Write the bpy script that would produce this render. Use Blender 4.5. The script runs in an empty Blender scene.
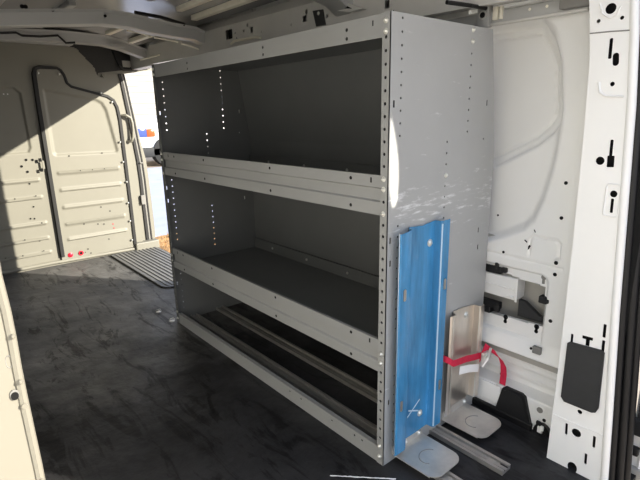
import bpy, bmesh, math, random
from math import sin, cos, pi, radians, sqrt
from mathutils import Vector, Matrix, Euler
from mathutils.geometry import delaunay_2d_cdt
random.seed(7)
SC = bpy.context.scene
COL = SC.collection

# ------------------------------------------------------------------ camera
CAM = Vector((-1.121, -0.9844, 1.2362)); FPX = 479.58
ROT = Matrix.Rotation(-0.7116, 3, 'Z') @ Matrix.Rotation(0.0183, 3, 'Y') @ Matrix.Rotation(1.3164, 3, 'X')
cd = bpy.data.cameras.new('camera'); cam = bpy.data.objects.new('camera', cd); COL.objects.link(cam)
cd.sensor_width = 36; cd.lens = FPX * 36 / 640; cd.clip_start = 0.02; cd.clip_end = 400
cam.matrix_world = Matrix.Translation(CAM) @ ROT.to_4x4()
SC.camera = cam

def at(px, py, ax, v):
    """where the sight line through a photograph pixel meets a real plane of the van (axis = v)"""
    d = ROT @ Vector(((px - 320) / FPX, (240 - py) / FPX, -1.0))
    i = 'xyz'.index(ax)
    return CAM + d * ((v - CAM[i]) / d[i])

# ------------------------------------------------------------------ materials
def lin(c):
    return tuple((x / 12.92 if x <= .04045 else ((x + .055) / 1.055) ** 2.4) for x in c)

def mat(name, rgb, rough=.5, metal=0., var=.0, vscale=8., bump=0., bscale=60., rvar=0., spec=.5, stretch=None, coat=0.):
    m = bpy.data.materials.new(name); m.use_nodes = True
    nt = m.node_tree; b = nt.nodes['Principled BSDF']
    b.inputs['Base Color'].default_value = (*rgb, 1); b.inputs['Roughness'].default_value = rough
    b.inputs['Metallic'].default_value = metal; b.inputs['Specular IOR Level'].default_value = spec
    b.inputs['Coat Weight'].default_value = coat; b.inputs['Coat Roughness'].default_value = .15
    tc = nt.nodes.new('ShaderNodeTexCoord'); mp = nt.nodes.new('ShaderNodeMapping')
    nt.links.new(tc.outputs['Object'], mp.inputs['Vector'])
    if stretch: mp.inputs['Scale'].default_value = stretch
    if var or rvar:
        n = nt.nodes.new('ShaderNodeTexNoise'); n.inputs['Scale'].default_value = vscale; n.inputs['Detail'].default_value = 6
        n.inputs['Roughness'].default_value = .62
        nt.links.new(mp.outputs[0], n.inputs['Vector'])
        if var:
            r = nt.nodes.new('ShaderNodeValToRGB')
            r.color_ramp.elements[0].position = .3; r.color_ramp.elements[1].position = .7
            r.color_ramp.elements[0].color = (*[c * (1 - var) for c in rgb], 1)
            r.color_ramp.elements[1].color = (*[min(1, c * (1 + var)) for c in rgb], 1)
            nt.links.new(n.outputs['Fac'], r.inputs['Fac']); nt.links.new(r.outputs['Color'], b.inputs['Base Color'])
        if rvar:
            k = nt.nodes.new('ShaderNodeMapRange')
            k.inputs['To Min'].default_value = max(.02, rough - rvar); k.inputs['To Max'].default_value = min(1, rough + rvar)
            nt.links.new(n.outputs['Fac'], k.inputs['Value']); nt.links.new(k.outputs[0], b.inputs['Roughness'])
    if bump:
        n2 = nt.nodes.new('ShaderNodeTexNoise'); n2.inputs['Scale'].default_value = bscale; n2.inputs['Detail'].default_value = 3
        nt.links.new(mp.outputs[0], n2.inputs['Vector'])
        bp = nt.nodes.new('ShaderNodeBump'); bp.inputs['Strength'].default_value = bump; bp.inputs['Distance'].default_value = .01
        nt.links.new(n2.outputs['Fac'], bp.inputs['Height']); nt.links.new(bp.outputs[0], b.inputs['Normal'])
    return m

M = dict(
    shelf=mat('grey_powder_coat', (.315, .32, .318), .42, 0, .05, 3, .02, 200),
    shelf_shaded=mat('grey_powder_coat_shaded', (.15, .155, .155), .5, 0, .06, 3, .02, 200),  # same coat darkened: interior shade painted into the colour
    white=mat('white_paint', (.86, .86, .84), .32, 0, .02, 2, 0, 1, 0, .5, None, .3),
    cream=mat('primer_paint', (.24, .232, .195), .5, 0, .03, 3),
    roof=mat('roof_paint', (.44, .445, .44), .36, 0, .05, 3, .02, 20),
    rail=mat('cant_rail_paint', (.62, .615, .59), .36, 0, .06, 3, .02, 20),
    roofskin=mat('roof_skin_paint', (.44, .445, .45), .22, 0, .05, 3, 0, 20, 0, .6, None, .5),
    bounce_cut=mat('dark_bounce_cut', (.10, .10, .10), .7, 0, .1, 5),
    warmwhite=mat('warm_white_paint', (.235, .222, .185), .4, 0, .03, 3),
    pale=mat('pale_trim_and_highlight', (.86, .83, .72), .4, 0, .05, 12),  # pale trim; on the roof bow it paints edge highlights
    black=mat('black_plastic', (.012, .012, .013), .5, 0, 0, 1, .1, 300),
    charcoal=mat('charcoal_plastic', (.035, .036, .037), .55, 0, .1, 20, .1, 400),
    rubber=mat('black_rubber_seal', (.008, .008, .009), .45),
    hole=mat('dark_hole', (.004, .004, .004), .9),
    zinc=mat('zinc_bolt', (.78, .78, .74), .3, .75),
    alum=mat('brushed_aluminium', (.74, .69, .63), .33, .9, .06, 9, 0, 60, .06, .5, (6, 6, .6)),
    alumdull=mat('scuffed_aluminium', (.66, .64, .60), .40, .6, .16, 9, .04, 40, .12),
    track=mat('track_aluminium', (.52, .505, .48), .38, .7, .1, 20),
    blue=mat('blue_protective_film', (.060, .255, .48), .24, 0, .28, 7, .08, 14, .10, .5, (3, 3, .5), .4),
    bluefold=mat('pale_film_fold', (.55, .72, .85), .35),
    red=mat('red_webbing', (.62, .022, .07), .65, 0, .12, 60, .25, 300),
    redplug=mat('red_plug', (.55, .01, .04), .4),
    label=mat('white_label', (.95, .95, .94), .5),
    seal=mat('grey_gasket', (.022, .022, .022), .6),
    gasket=mat('grey_door_gasket', (.24, .235, .22), .6),
    headliner=mat('charcoal_headliner', (.05, .05, .048), .85, 0, .1, 60, .1, 300),
    skin=mat('grey_primer_skin', (.45, .44, .41), .5),
    steptread=mat('step_tread', (.17, .17, .17), .5, 0, .15, 30),
    tyre=mat('tyre_rubber', (.02, .02, .02), .8),
    glass=mat('dark_car_glass', (.03, .04, .05), .08),
    lamp=mat('clear_headlamp', (.06, .09, .26), .12),
    amber=mat('amber_lens', (.42, .09, .02), .2),
    siding=mat('pale_siding', (.36, .35, .33), .7, 0, .04, 2),
    pave=mat('pale_pavement', (.40, .42, .49), .8, 0, .1, 1.5, .1, 30),
    grass=mat('dry_orange_grass', (.40, .235, .10), .9, 0, .35, 6, .4, 60),
    gravel=mat('ground_gravel', (.44, .37, .29), .9, 0, .2, 3, .3, 60),
)

def floor_material():
    m = bpy.data.materials.new('black_rubber_mat'); m.use_nodes = True
    nt = m.node_tree; N = nt.nodes.new; L = nt.links.new; b = nt.nodes['Principled BSDF']
    tc = N('ShaderNodeTexCoord')
    n1 = N('ShaderNodeTexNoise'); n1.inputs['Scale'].default_value = 2.1; n1.inputs['Detail'].default_value = 9; n1.inputs['Roughness'].default_value = .68
    L(tc.outputs['Object'], n1.inputs['Vector'])
    r1 = N('ShaderNodeValToRGB'); e = r1.color_ramp.elements
    e[0].position = .36; e[0].color = (.016, .016, .017, 1); e[1].position = .72; e[1].color = (.050, .050, .053, 1)
    L(n1.outputs['Fac'], r1.inputs['Fac'])
    # dust plus painted-in light: mat paler at the front, shaded at the rear
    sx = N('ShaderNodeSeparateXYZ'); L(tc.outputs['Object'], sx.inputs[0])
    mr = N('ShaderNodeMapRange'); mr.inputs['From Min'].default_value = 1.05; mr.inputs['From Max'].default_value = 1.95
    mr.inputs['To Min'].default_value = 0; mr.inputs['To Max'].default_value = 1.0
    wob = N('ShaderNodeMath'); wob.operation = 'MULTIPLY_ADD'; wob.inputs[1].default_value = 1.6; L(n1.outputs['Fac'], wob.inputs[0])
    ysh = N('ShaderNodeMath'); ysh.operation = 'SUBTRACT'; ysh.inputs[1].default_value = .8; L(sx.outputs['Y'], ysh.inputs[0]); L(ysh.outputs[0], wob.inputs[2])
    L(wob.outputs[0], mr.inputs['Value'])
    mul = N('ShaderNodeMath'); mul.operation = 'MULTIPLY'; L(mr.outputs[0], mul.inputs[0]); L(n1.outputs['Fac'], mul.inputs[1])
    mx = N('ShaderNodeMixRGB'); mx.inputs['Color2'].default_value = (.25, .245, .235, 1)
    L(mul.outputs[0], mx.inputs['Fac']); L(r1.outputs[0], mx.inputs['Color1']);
    # dark scuffs running along the van
    mp = N('ShaderNodeMapping'); mp.inputs['Scale'].default_value = (5, 1.1, 1); mp.inputs['Rotation'].default_value = (0, 0, .12)
    L(tc.outputs['Object'], mp.inputs['Vector'])
    n2 = N('ShaderNodeTexNoise'); n2.inputs['Scale'].default_value = 2.0; n2.inputs['Detail'].default_value = 8; n2.inputs['Roughness'].default_value = .7; n2.inputs['Distortion'].default_value = 1.2
    L(mp.outputs[0], n2.inputs['Vector'])
    r2 = N('ShaderNodeValToRGB'); e = r2.color_ramp.elements
    e[0].position = .53; e[0].color = (1, 1, 1, 1); e[1].position = .60; e[1].color = (.30, .30, .31, 1)
    L(n2.outputs['Fac'], r2.inputs['Fac'])
    mm = N('ShaderNodeMixRGB'); mm.blend_type = 'MULTIPLY'; mm.inputs['Fac'].default_value = 1
    L(mx.outputs[0], mm.inputs['Color1']); L(r2.outputs[0], mm.inputs['Color2']); L(mm.outputs[0], b.inputs['Base Color'])
    k = N('ShaderNodeMapRange'); k.inputs['From Min'].default_value = .3; k.inputs['From Max'].default_value = .7
    k.inputs['To Min'].default_value = .62; k.inputs['To Max'].default_value = .42
    L(n1.outputs['Fac'], k.inputs['Value']); L(k.outputs[0], b.inputs['Roughness'])
    n3 = N('ShaderNodeTexNoise'); n3.inputs['Scale'].default_value = 5; n3.inputs['Detail'].default_value = 6
    L(tc.outputs['Object'], n3.inputs['Vector'])
    bp = N('ShaderNodeBump'); bp.inputs['Strength'].default_value = .55; bp.inputs['Distance'].default_value = .03
    L(n3.outputs['Fac'], bp.inputs['Height']); L(bp.outputs[0], b.inputs['Normal'])
    b.inputs['Specular IOR Level'].default_value = .35
    return m
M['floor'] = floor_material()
def scuffed_panel():
    m = mat('scuffed_grey_panel', (.41, .415, .41), .40, 0, .04, 3, .02, 200)
    nt = m.node_tree; N = nt.nodes.new; L = nt.links.new; b = nt.nodes['Principled BSDF']
    src = b.inputs['Base Color'].links[0].from_socket
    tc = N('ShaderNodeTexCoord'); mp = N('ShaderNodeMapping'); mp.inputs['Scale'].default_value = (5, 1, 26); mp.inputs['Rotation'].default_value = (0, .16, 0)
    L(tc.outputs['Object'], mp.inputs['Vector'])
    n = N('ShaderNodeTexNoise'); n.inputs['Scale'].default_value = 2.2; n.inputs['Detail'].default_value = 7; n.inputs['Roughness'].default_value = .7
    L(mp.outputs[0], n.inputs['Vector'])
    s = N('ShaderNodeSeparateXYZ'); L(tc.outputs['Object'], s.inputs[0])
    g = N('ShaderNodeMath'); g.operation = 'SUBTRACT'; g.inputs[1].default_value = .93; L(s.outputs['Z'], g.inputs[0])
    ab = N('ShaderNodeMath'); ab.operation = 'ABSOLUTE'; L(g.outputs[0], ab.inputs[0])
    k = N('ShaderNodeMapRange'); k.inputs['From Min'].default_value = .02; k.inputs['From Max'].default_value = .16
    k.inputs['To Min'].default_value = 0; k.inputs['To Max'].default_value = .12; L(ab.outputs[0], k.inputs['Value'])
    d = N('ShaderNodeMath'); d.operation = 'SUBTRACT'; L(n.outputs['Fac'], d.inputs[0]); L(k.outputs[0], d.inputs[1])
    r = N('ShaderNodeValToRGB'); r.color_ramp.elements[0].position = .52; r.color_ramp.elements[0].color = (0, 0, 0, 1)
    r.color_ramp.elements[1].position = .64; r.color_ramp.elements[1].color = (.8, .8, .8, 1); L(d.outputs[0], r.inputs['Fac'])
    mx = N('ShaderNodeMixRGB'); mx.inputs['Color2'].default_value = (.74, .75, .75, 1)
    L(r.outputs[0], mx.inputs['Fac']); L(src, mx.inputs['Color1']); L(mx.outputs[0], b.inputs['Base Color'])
    return m
M['panel'] = scuffed_panel()

# ------------------------------------------------------------------ mesh helpers
class MB:
    def __init__(s): s.v = []; s.f = []; s.m = []; s.mats = []
    def mi(s, k):
        if k not in s.mats: s.mats.append(k)
        return s.mats.index(k)
    def add(s, vs, fs, k):
        o = len(s.v); s.v += [tuple(v) for v in vs]; i = s.mi(k)
        for f in fs: s.f.append([o + a for a in f]); s.m.append(i)
    def box(s, lo, hi, k, bev=0.):
        (x0, y0, z0), (x1, y1, z1) = lo, hi
        if bev <= 0:
            s.add([(x0,y0,z0),(x1,y0,z0),(x1,y1,z0),(x0,y1,z0),(x0,y0,z1),(x1,y0,z1),(x1,y1,z1),(x0,y1,z1)],
                  [(0,3,2,1),(4,5,6,7),(0,1,5,4),(1,2,6,5),(2,3,7,6),(3,0,4,7)], k); return
        bm = bmesh.new(); bmesh.ops.create_cube(bm, size=1)
        for v in bm.verts: v.co = Vector(((x0+x1)/2 + v.co.x*(x1-x0), (y0+y1)/2 + v.co.y*(y1-y0), (z0+z1)/2 + v.co.z*(z1-z0)))
        bmesh.ops.bevel(bm, geom=bm.edges[:], offset=bev, segments=2, affect='EDGES', profile=.5)
        bm.verts.index_update()
        s.add([v.co[:] for v in bm.verts], [[v.index for v in f.verts] for f in bm.faces], k); bm.free()
    def sweep(s, prof, p0, axis, length, k, closed=False, caps=False, ud=None):
        """profile (a,b) extruded along an axis; ud = the two axes the profile lies in"""
        ai = 'xyz'.index(axis); u, w = ud if ud else [i for i in range(3) if i != ai]
        n = len(prof); vs = []
        for t in (0, length):
            for a, b_ in prof:
                c = list(p0); c[u] += a; c[w] += b_; c[ai] += t; vs.append(c)
        fs = [(i, (i+1) % n, n + (i+1) % n, n + i) for i in range(n if closed else n - 1)]
        if caps: fs += [tuple(range(n)), tuple(range(n, 2*n))]
        s.add(vs, fs, k)
    def tube(s, pts, r, k, n=8, rr=None, caps=True):
        pts = [Vector(p) for p in pts]; rings = []; up = None
        for i, p in enumerate(pts):
            t = (pts[min(i+1, len(pts)-1)] - pts[max(i-1, 0)]).normalized()
            if up is None:
                up = Vector((0,0,1)) if abs(t.z) < .9 else Vector((1,0,0))
            a = (up - t * up.dot(t)).normalized(); up = a; c = t.cross(a)
            q = rr[i] if rr else r
            rings.append([p + a*q*cos(2*pi*j/n) + c*q*sin(2*pi*j/n) for j in range(n)])
        vs = [v for g in rings for v in g]
        fs = [(i*n+j, i*n+(j+1) % n, (i+1)*n+(j+1) % n, (i+1)*n+j) for i in range(len(pts)-1) for j in range(n)]
        if caps: fs += [tuple(range(n))[::-1], tuple(range((len(pts)-1)*n, len(pts)*n))]
        s.add(vs, fs, k)
    def ribbon(s, pts, wdir, w, k, th=.002):
        pts = [Vector(p) for p in pts]
        wd = [Vector(q).normalized() for q in (wdir if isinstance(wdir[0], (tuple, Vector)) else [wdir]*len(pts))]
        vs = []
        for i, p in enumerate(pts):
            t = (pts[min(i+1, len(pts)-1)] - pts[max(i-1, 0)]).normalized(); nn = t.cross(wd[i]).normalized() * th / 2
            h = wd[i] * w / 2
            vs += [p - h - nn, p + h - nn, p + h + nn, p - h + nn]
        fs = []
        for i in range(len(pts)-1):
            for j in range(4): fs.append((i*4+j, i*4+(j+1) % 4, i*4+4+(j+1) % 4, i*4+4+j))
        fs += [(0,1,2,3), tuple(len(vs)-4+j for j in range(4))]
        s.add(vs, fs, k)
    def disc(s, c, nrm, r, h, k, n=12, dome=0.):
        """short cylinder standing on c along nrm"""
        nrm = Vector(nrm).normalized(); a = nrm.orthogonal().normalized(); b = nrm.cross(a); c = Vector(c)
        rows = [(r, 0), (r, h*.6 if dome else h)] + ([(r*.75, h), (r*.35, h + dome)] if dome else [(r*.85, h)])
        vs = [c + nrm*z + (a*cos(2*pi*j/n) + b*sin(2*pi*j/n))*q for q, z in rows for j in range(n)]
        fs = [(i*n+j, i*n+(j+1) % n, (i+1)*n+(j+1) % n, (i+1)*n+j) for i in range(len(rows)-1) for j in range(n)]
        fs += [tuple(range(n))[::-1], tuple(range((len(rows)-1)*n, len(rows)*n))]
        s.add(vs, fs, k)
    def plate(s, outline, holes, P, th, k, back=None, off=.0):
        """sheet with real holes. outline/holes: 2-D loops; P(u,v,d) -> 3-D with d = depth into the sheet"""
        vs = []; es = []; loops = [outline] + holes
        for lp in loops:
            o = len(vs); n = len(lp); vs += [Vector(q) for q in lp]; es += [(o+i, o+(i+1) % n) for i in range(n)]
        rv, re, rf, *_ = delaunay_2d_cdt(vs, es, [], 0, 1e-7)
        def inside(p, lp):
            c = False; n = len(lp); j = n - 1
            for i in range(n):
                (xi, yi), (xj, yj) = lp[i], lp[j]
                if (yi > p[1]) != (yj > p[1]) and p[0] < (xj-xi)*(p[1]-yi)/(yj-yi)+xi: c = not c
                j = i
            return c
        boxes = [(min(q[0] for q in l), max(q[0] for q in l), min(q[1] for q in l), max(q[1] for q in l)) for l in holes]
        keep = []
        for f in rf:
            c = [sum(rv[i][a] for i in f)/len(f) for a in (0, 1)]
            if not inside(c, outline): continue
            if any(bx[0] < c[0] < bx[1] and bx[2] < c[1] < bx[3] and inside(c, h) for bx, h in zip(boxes, holes)): continue
            keep.append(list(f))
        n = len(rv)
        V3 = [P(q[0], q[1], 0.) for q in rv] + [P(q[0], q[1], th) for q in rv]
        F = keep + [[i + n for i in f[::-1]] for f in keep]
        cnt = {}
        for f in keep:
            for i in range(len(f)):
                e = (f[i], f[(i+1) % len(f)]); cnt[e] = cnt.get(e, 0) + 1
        for (a, b_) in list(cnt):
            if (b_, a) not in cnt: F.append([b_, a, a + n, b_ + n])
        s.add(V3, F, k)
        if back:  # dark backing paints the shade seen through each hole
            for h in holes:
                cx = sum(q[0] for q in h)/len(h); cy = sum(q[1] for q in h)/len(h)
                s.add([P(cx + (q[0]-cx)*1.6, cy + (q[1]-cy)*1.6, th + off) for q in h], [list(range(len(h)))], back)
    def build(s, name, parent=None, smooth=None, loc=None):
        me = bpy.data.meshes.new(name); me.from_pydata(s.v, [], s.f)
        for k in s.mats: me.materials.append(M[k])
        me.polygons.foreach_set('material_index', s.m)
        bm = bmesh.new(); bm.from_mesh(me); bmesh.ops.recalc_face_normals(bm, faces=bm.faces[:]); bm.to_mesh(me); bm.free()
        if smooth is not None:
            me.polygons.foreach_set('use_smooth', [True]*len(me.polygons)); me.set_sharp_from_angle(angle=radians(smooth))
        me.update()
        o = bpy.data.objects.new(name, me); COL.objects.link(o)
        if parent is not None:
            o.parent = parent
            w = parent.location.copy(); q = parent.parent
            while q is not None: w += q.location; q = q.parent
            for v in me.vertices: v.co -= w
        return o

def circ(c, r, n=10, ry=None): return [(c[0] + r*cos(2*pi*i/n + .2), c[1] + (ry or r)*sin(2*pi*i/n + .2)) for i in range(n)]
def rrect(c, w, h, r=.003, n=3, rot=0):
    out = []
    for sx, sy, a0 in ((1,1,0), (-1,1,90), (-1,-1,180), (1,-1,270)):
        for i in range(n+1):
            a = radians(a0 + 90*i/n); out.append((sx*(w/2-r) + r*cos(a), sy*(h/2-r) + r*sin(a)))
    return [(c[0] + x*cos(rot) - y*sin(rot), c[1] + x*sin(rot) + y*cos(rot)) for x, y in out]

def thing(name, label, cat, loc=(0,0,0), group=None):
    o = bpy.data.objects.new(name, None); o.empty_display_size = .1; COL.objects.link(o); o.location = loc
    return tag(o, label, cat, group)
def tag(o, label, cat, group=None):
    o['label'] = label; o['category'] = cat
    if group: o['group'] = group
    return o
def struct(mb, name, smooth=None, parent=None):
    o = mb.build(name, parent, smooth)
    if parent is None: o['kind'] = 'structure'
    return o

def psdf(p, poly):
    """signed distance to a polygon, negative inside"""
    d = 1e9; c = False; n = len(poly); j = n - 1
    for i in range(n):
        ax, ay = poly[i]; bx, by = poly[j]
        ex, ey = bx-ax, by-ay; wx, wy = p[0]-ax, p[1]-ay
        t = max(0, min(1, (wx*ex+wy*ey)/(ex*ex+ey*ey+1e-12)))
        dx, dy = wx-ex*t, wy-ey*t; d = min(d, dx*dx+dy*dy)
        if (ay > p[1]) != (by > p[1]) and p[0] < (bx-ax)*(p[1]-ay)/(by-ay)+ax: c = not c
        j = i
    return -sqrt(d) if c else sqrt(d)
def lsdf(p, pts):
    d = 1e9
    for (ax, ay), (bx, by) in zip(pts, pts[1:]):
        ex, ey = bx-ax, by-ay; wx, wy = p[0]-ax, p[1]-ay
        t = max(0, min(1, (wx*ex+wy*ey)/(ex*ex+ey*ey+1e-12)))
        d = min(d, (wx-ex*t)**2 + (wy-ey*t)**2)
    return sqrt(d)
def sm(a, b, x):
    t = max(0., min(1., (x-a)/(b-a))); return t*t*(3-2*t)

def relief(mb, u0, u1, v0, v1, step, P, depth, keep, k):
    nu = max(1, round((u1-u0)/step)); nv = max(1, round((v1-v0)/step))
    vs = []; ok = []
    for j in range(nv+1):
        for i in range(nu+1):
            u = u0+(u1-u0)*i/nu; v = v0+(v1-v0)*j/nv
            vs.append(P(u, v, depth(u, v)))
    fs = []
    for j in range(nv):
        for i in range(nu):
            u = u0+(u1-u0)*(i+.5)/nu; v = v0+(v1-v0)*(j+.5)/nv
            if keep(u, v): a = j*(nu+1)+i; fs.append((a, a+1, a+nu+2, a+nu+1))
    mb.add(vs, fs, k)

# ================================================================== SHELVING UNIT
H, L, WB, WT, ZM = 1.52, 1.72, .612, .546, 1.09
PITCH = .0373
unit = thing('shelving_unit', 'grey steel van shelving unit with two lipped shelves and perforated end panels', 'shelving', (.3, .85, 0))

def end_holes():
    hs = []
    for i in range(10): hs.append(circ((.052, 1.506 - i*PITCH), .0041, 8))
    for i in range(10): hs.append(circ((.420, 1.506 - i*PITCH + (.0 if i < 2 else 0)), .0041, 8))
    for i in range(8): hs.append(circ((.301, 1.140 - i*.038), .0041, 8))
    for i in range(11): hs.append(circ((.052, .885 - i*.036), .0041, 8))
    for i in range(8): hs.append(circ((.300, .70 - i*.036), .0041, 8))
    for i in range(8): hs.append(circ((.052, .345 - i*PITCH), .0041, 8))
    for c in ((.021, 1.265), (.538, 1.269), (.016, .842), (.018, .765), (.537, .79), (.541, .72), (.024, .251)):
        hs.append(rrect(c, .008, .022, .003))
    hs.append(circ((.53, 1.14), .004, 8))
    return hs
OUT = [(0, 0), (WB, 0), (WB, ZM), (WT, H), (0, H)]
FL = .0316
for yy, sgn in ((0., 1), (L, -1)):
    mb = MB()
    mb.plate(OUT, end_holes(), lambda u, v, d, yy=yy, sgn=sgn: (u, yy + sgn*d, v), .0025, 'panel' if yy == 0 else 'shelf_shaded', 'hole' if yy == 0 else None, .001)
    ep = mb.build('end_panel', unit)
    mb = MB()
    fh = [circ((.0175, .035 + i*PITCH), .0055, 8) for i in range(39)]
    mb.plate([(0.0, 0), (FL, 0), (FL, H), (0.0, H)], fh, lambda u, v, d, yy=yy, sgn=sgn: (d, yy + sgn*u, v), .0025, 'shelf' if yy == 0 else 'shelf_shaded', 'hole' if yy == 0 else None, .001)
    mb.build('front_flange', ep)
    mb = MB()
    y1 = yy + sgn*.03
    pr = [(WB, 0), (WB, ZM), (WT, H)]
    vs = [(x, yy + sgn*.0025, z) for x, z in pr] + [(x, y1, z) for x, z in pr]
    mb.add(vs, [(0, 1, 4, 3), (1, 2, 5, 4)], 'shelf'); mb.build('rear_flange', ep)
# back sheet
mb = MB()
pr = [(WB-.004, .0), (WB-.004, ZM), (WT-.004, H-.003)]
mb.add([(x, y, z) for y in (.004, L-.004) for x, z in pr], [(0, 1, 4, 3), (1, 2, 5, 4)], 'shelf_shaded')
mb.build('back_panel', unit)
# header and top sheet
mb = MB()
HY0, HY1 = FL-.002, L-FL+.002
hz = [circ((y, z), .006, 8) for y in (.184, .65, 1.30) for z in (1.493, 1.467)] + [rrect((.073, 1.497), .006, .016, .002)]
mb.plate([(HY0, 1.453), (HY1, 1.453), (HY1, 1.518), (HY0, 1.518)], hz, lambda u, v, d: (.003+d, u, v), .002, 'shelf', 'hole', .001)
hd = mb.build('header_panel', unit)
mb = MB(); mb.box((.005, .004, 1.510), (WT-.006, L-.004, 1.513), 'shelf_shaded'); mb.build('top_sheet', unit)
# two shelves
def shelf(z0, z1, name='shelf'):
    e = bpy.data.objects.new(name, None); COL.objects.link(e); e.parent = unit; e.location = (0, 0, z0 - 0.0)
    h = z1 - z0
    def lipx(v):
        t = (v-z0)/h
        return .004 if t > .68 or t < .34 else .013
    prof = [(.030, z0+.012), (.030, z0), (.004, z0), (.004, z0+h*.33), (.012, z0+h*.37), (.012, z0+h*.66), (.004, z0+h*.70), (.004, z1), (.016, z1), (.016, z1-.012)]
    mb = MB()
    mb.sweep(prof, (0, HY0, 0), 'y', HY1-HY0, 'shelf', ud=(0, 2))
    for y in (.168, .64, 1.21, 1.55):
        for zz in (z0+h*.86, z0+h*.14):
            mb.disc((.0036, y, zz), (-1, 0, 0), .0062, .0003, 'hole', 8)
    for y in (.075, 1.625):
        mb.box((.0033, y-.003, z0+h*.80), (.0037, y+.003, z0+h*.93), 'hole')
    mb.build('front_lip', e)
    mb = MB(); mb.box((.03, .005, z0+.004), (WB-.008, L-.005, z0+.008), 'shelf_shaded')
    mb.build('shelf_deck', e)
    mb = MB()
    mb.box((WB-.016, .005, z0+.008), (WB-.010, L-.005, z0+.075), 'shelf_shaded')
    mb.box((WB-.022, .005, z0+.068), (WB-.010, L-.005, z0+.075), 'shelf_shaded')
    for y in (.12, .45, .8, 1.15, 1.5): mb.disc((WB-.0165, y, z0+.04), (-1, 0, 0), .008, .004, 'zinc', 8)
    mb.build('rear_lip', e)
    return e
shelf(.922, 1.050); shelf(.366, .487)
# base front rail
mb = MB()
bh = [circ((y, .045), .005, 8) for y in (.48, .56, .15, .11)] + [rrect((.28, .042), .012, .006, .002)]
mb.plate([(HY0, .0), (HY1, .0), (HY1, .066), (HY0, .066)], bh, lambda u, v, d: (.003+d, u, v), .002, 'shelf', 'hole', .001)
mb.add([(.004, HY0, .066), (.022, HY0, .066), (.022, HY1, .066), (.004, HY1, .066)], [(0, 1, 2, 3)], 'shelf')
mb.build('base_rail', unit)
# bolts
def hexbolt(c, nrm, r=.0085, parent=unit, name='bolt', k='zinc'):
    mb = MB(); mb.disc(c, nrm, r*1.25, .0015, k, 14); 
    n_ = Vector(nrm).normalized(); mb.disc(Vector(c) + n_*.0015, nrm, r, .005, k, 6, .0015)
    return mb.build(name, parent)
for y, s in ((FL*.55, 0), (L-FL*.55, 0)):
    for z in (1.497, 1.468, 1.040, 1.008, .930, .440, .405, .075, .032): hexbolt((0, y, z), (-1, 0, 0), .0068)
for x, z in ((.420, 1.507), (.420, 1.470), (.301, 1.026)): hexbolt((x, 0, z), (0, -1, 0), .0068)
# bolted feet
def foot(x0, x1, ylen, tabtop, bolts):
    e = bpy.data.objects.new('mounting_foot', None); COL.objects.link(e); e.parent = unit; e.location = Vector(((x0+x1)/2, -.05, 0)) - unit.location
    r = .045
    o = [(x0, -.003), (x0+.005, -ylen+r*.5)]
    for i in range(7):
        a = radians(200 + 12*i); o.append((x0+.005+r + r*cos(a), -ylen+r + r*sin(a)))
    for i in range(7):
        a = radians(270 + 15*i); o.append((x1-r + r*cos(a), -ylen+r + r*sin(a)))
    o += [(x1, -.003)]
    mb = MB(); mb.plate(o, [], lambda u, v, d: (u, v, .031-d), .004, 'alumdull')
    # pressed swirl on the plate
    cx, cy = (x0+x1)/2, -ylen*.55
    ring = []
    pts = [(cx+.042*cos(a), cy+.036*sin(a), .0315) for a in [radians(20+i*20) for i in range(11)]]
    mb.tube(pts, .0016, 'gasket', 6)
    mb.build('foot_plate', e, 40)
    mb = MB(); mb.box((x0+.002, -.0045, .03), (x1-.002, -.0005, tabtop), 'alumdull', .001); mb.build('upright_tab', e)
    for b in bolts: hexbolt((b[0], -.0045, b[1]), (0, -1, 0), .008, e)
    return e
foot(.045, .222, .190, .058, ((.118, .046), (.198, .046)))
foot(.350, .522, .185, .064, ((.371, .046), (.506, .046)))

# ------------------------------------------------------------------ floor tracks (run under the shelving and out past it)
def track(x0, w, y0, y1, label):
    pr = [(0, 0), (w, 0), (w, .018), (w*.78, .018), (w*.78, .007), (w*.62, .007), (w*.62, .012), (w*.38, .012), (w*.38, .007), (w*.22, .007), (w*.22, .018), (0, .018)]
    mb = MB(); mb.sweep(pr, (x0, y0, .001), 'y', y1-y0, 'track', True, True, ud=(0, 2))
    t = thing('floor_track', label, 'track', (x0, y0, 0), 'floor tracks'); mb.build('rail_body', t)
    mb = MB(); mb.box((x0+w*.24, y0+.002, .008), (x0+w*.76, y0+.03, .0125), 'black', .001)
    mb.box((x0+w*.30, y0+.045, .0128), (x0+w*.7, y0+.075, .0145), 'track', .002); mb.build('end_stop', t)
    return t
track(.272, .056, -.312, L+.02, 'aluminium floor track running out between the two bolted feet')
track(.085, .052, -.262, L+.02, 'aluminium floor track under the foot nearest the perforated front post')

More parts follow.
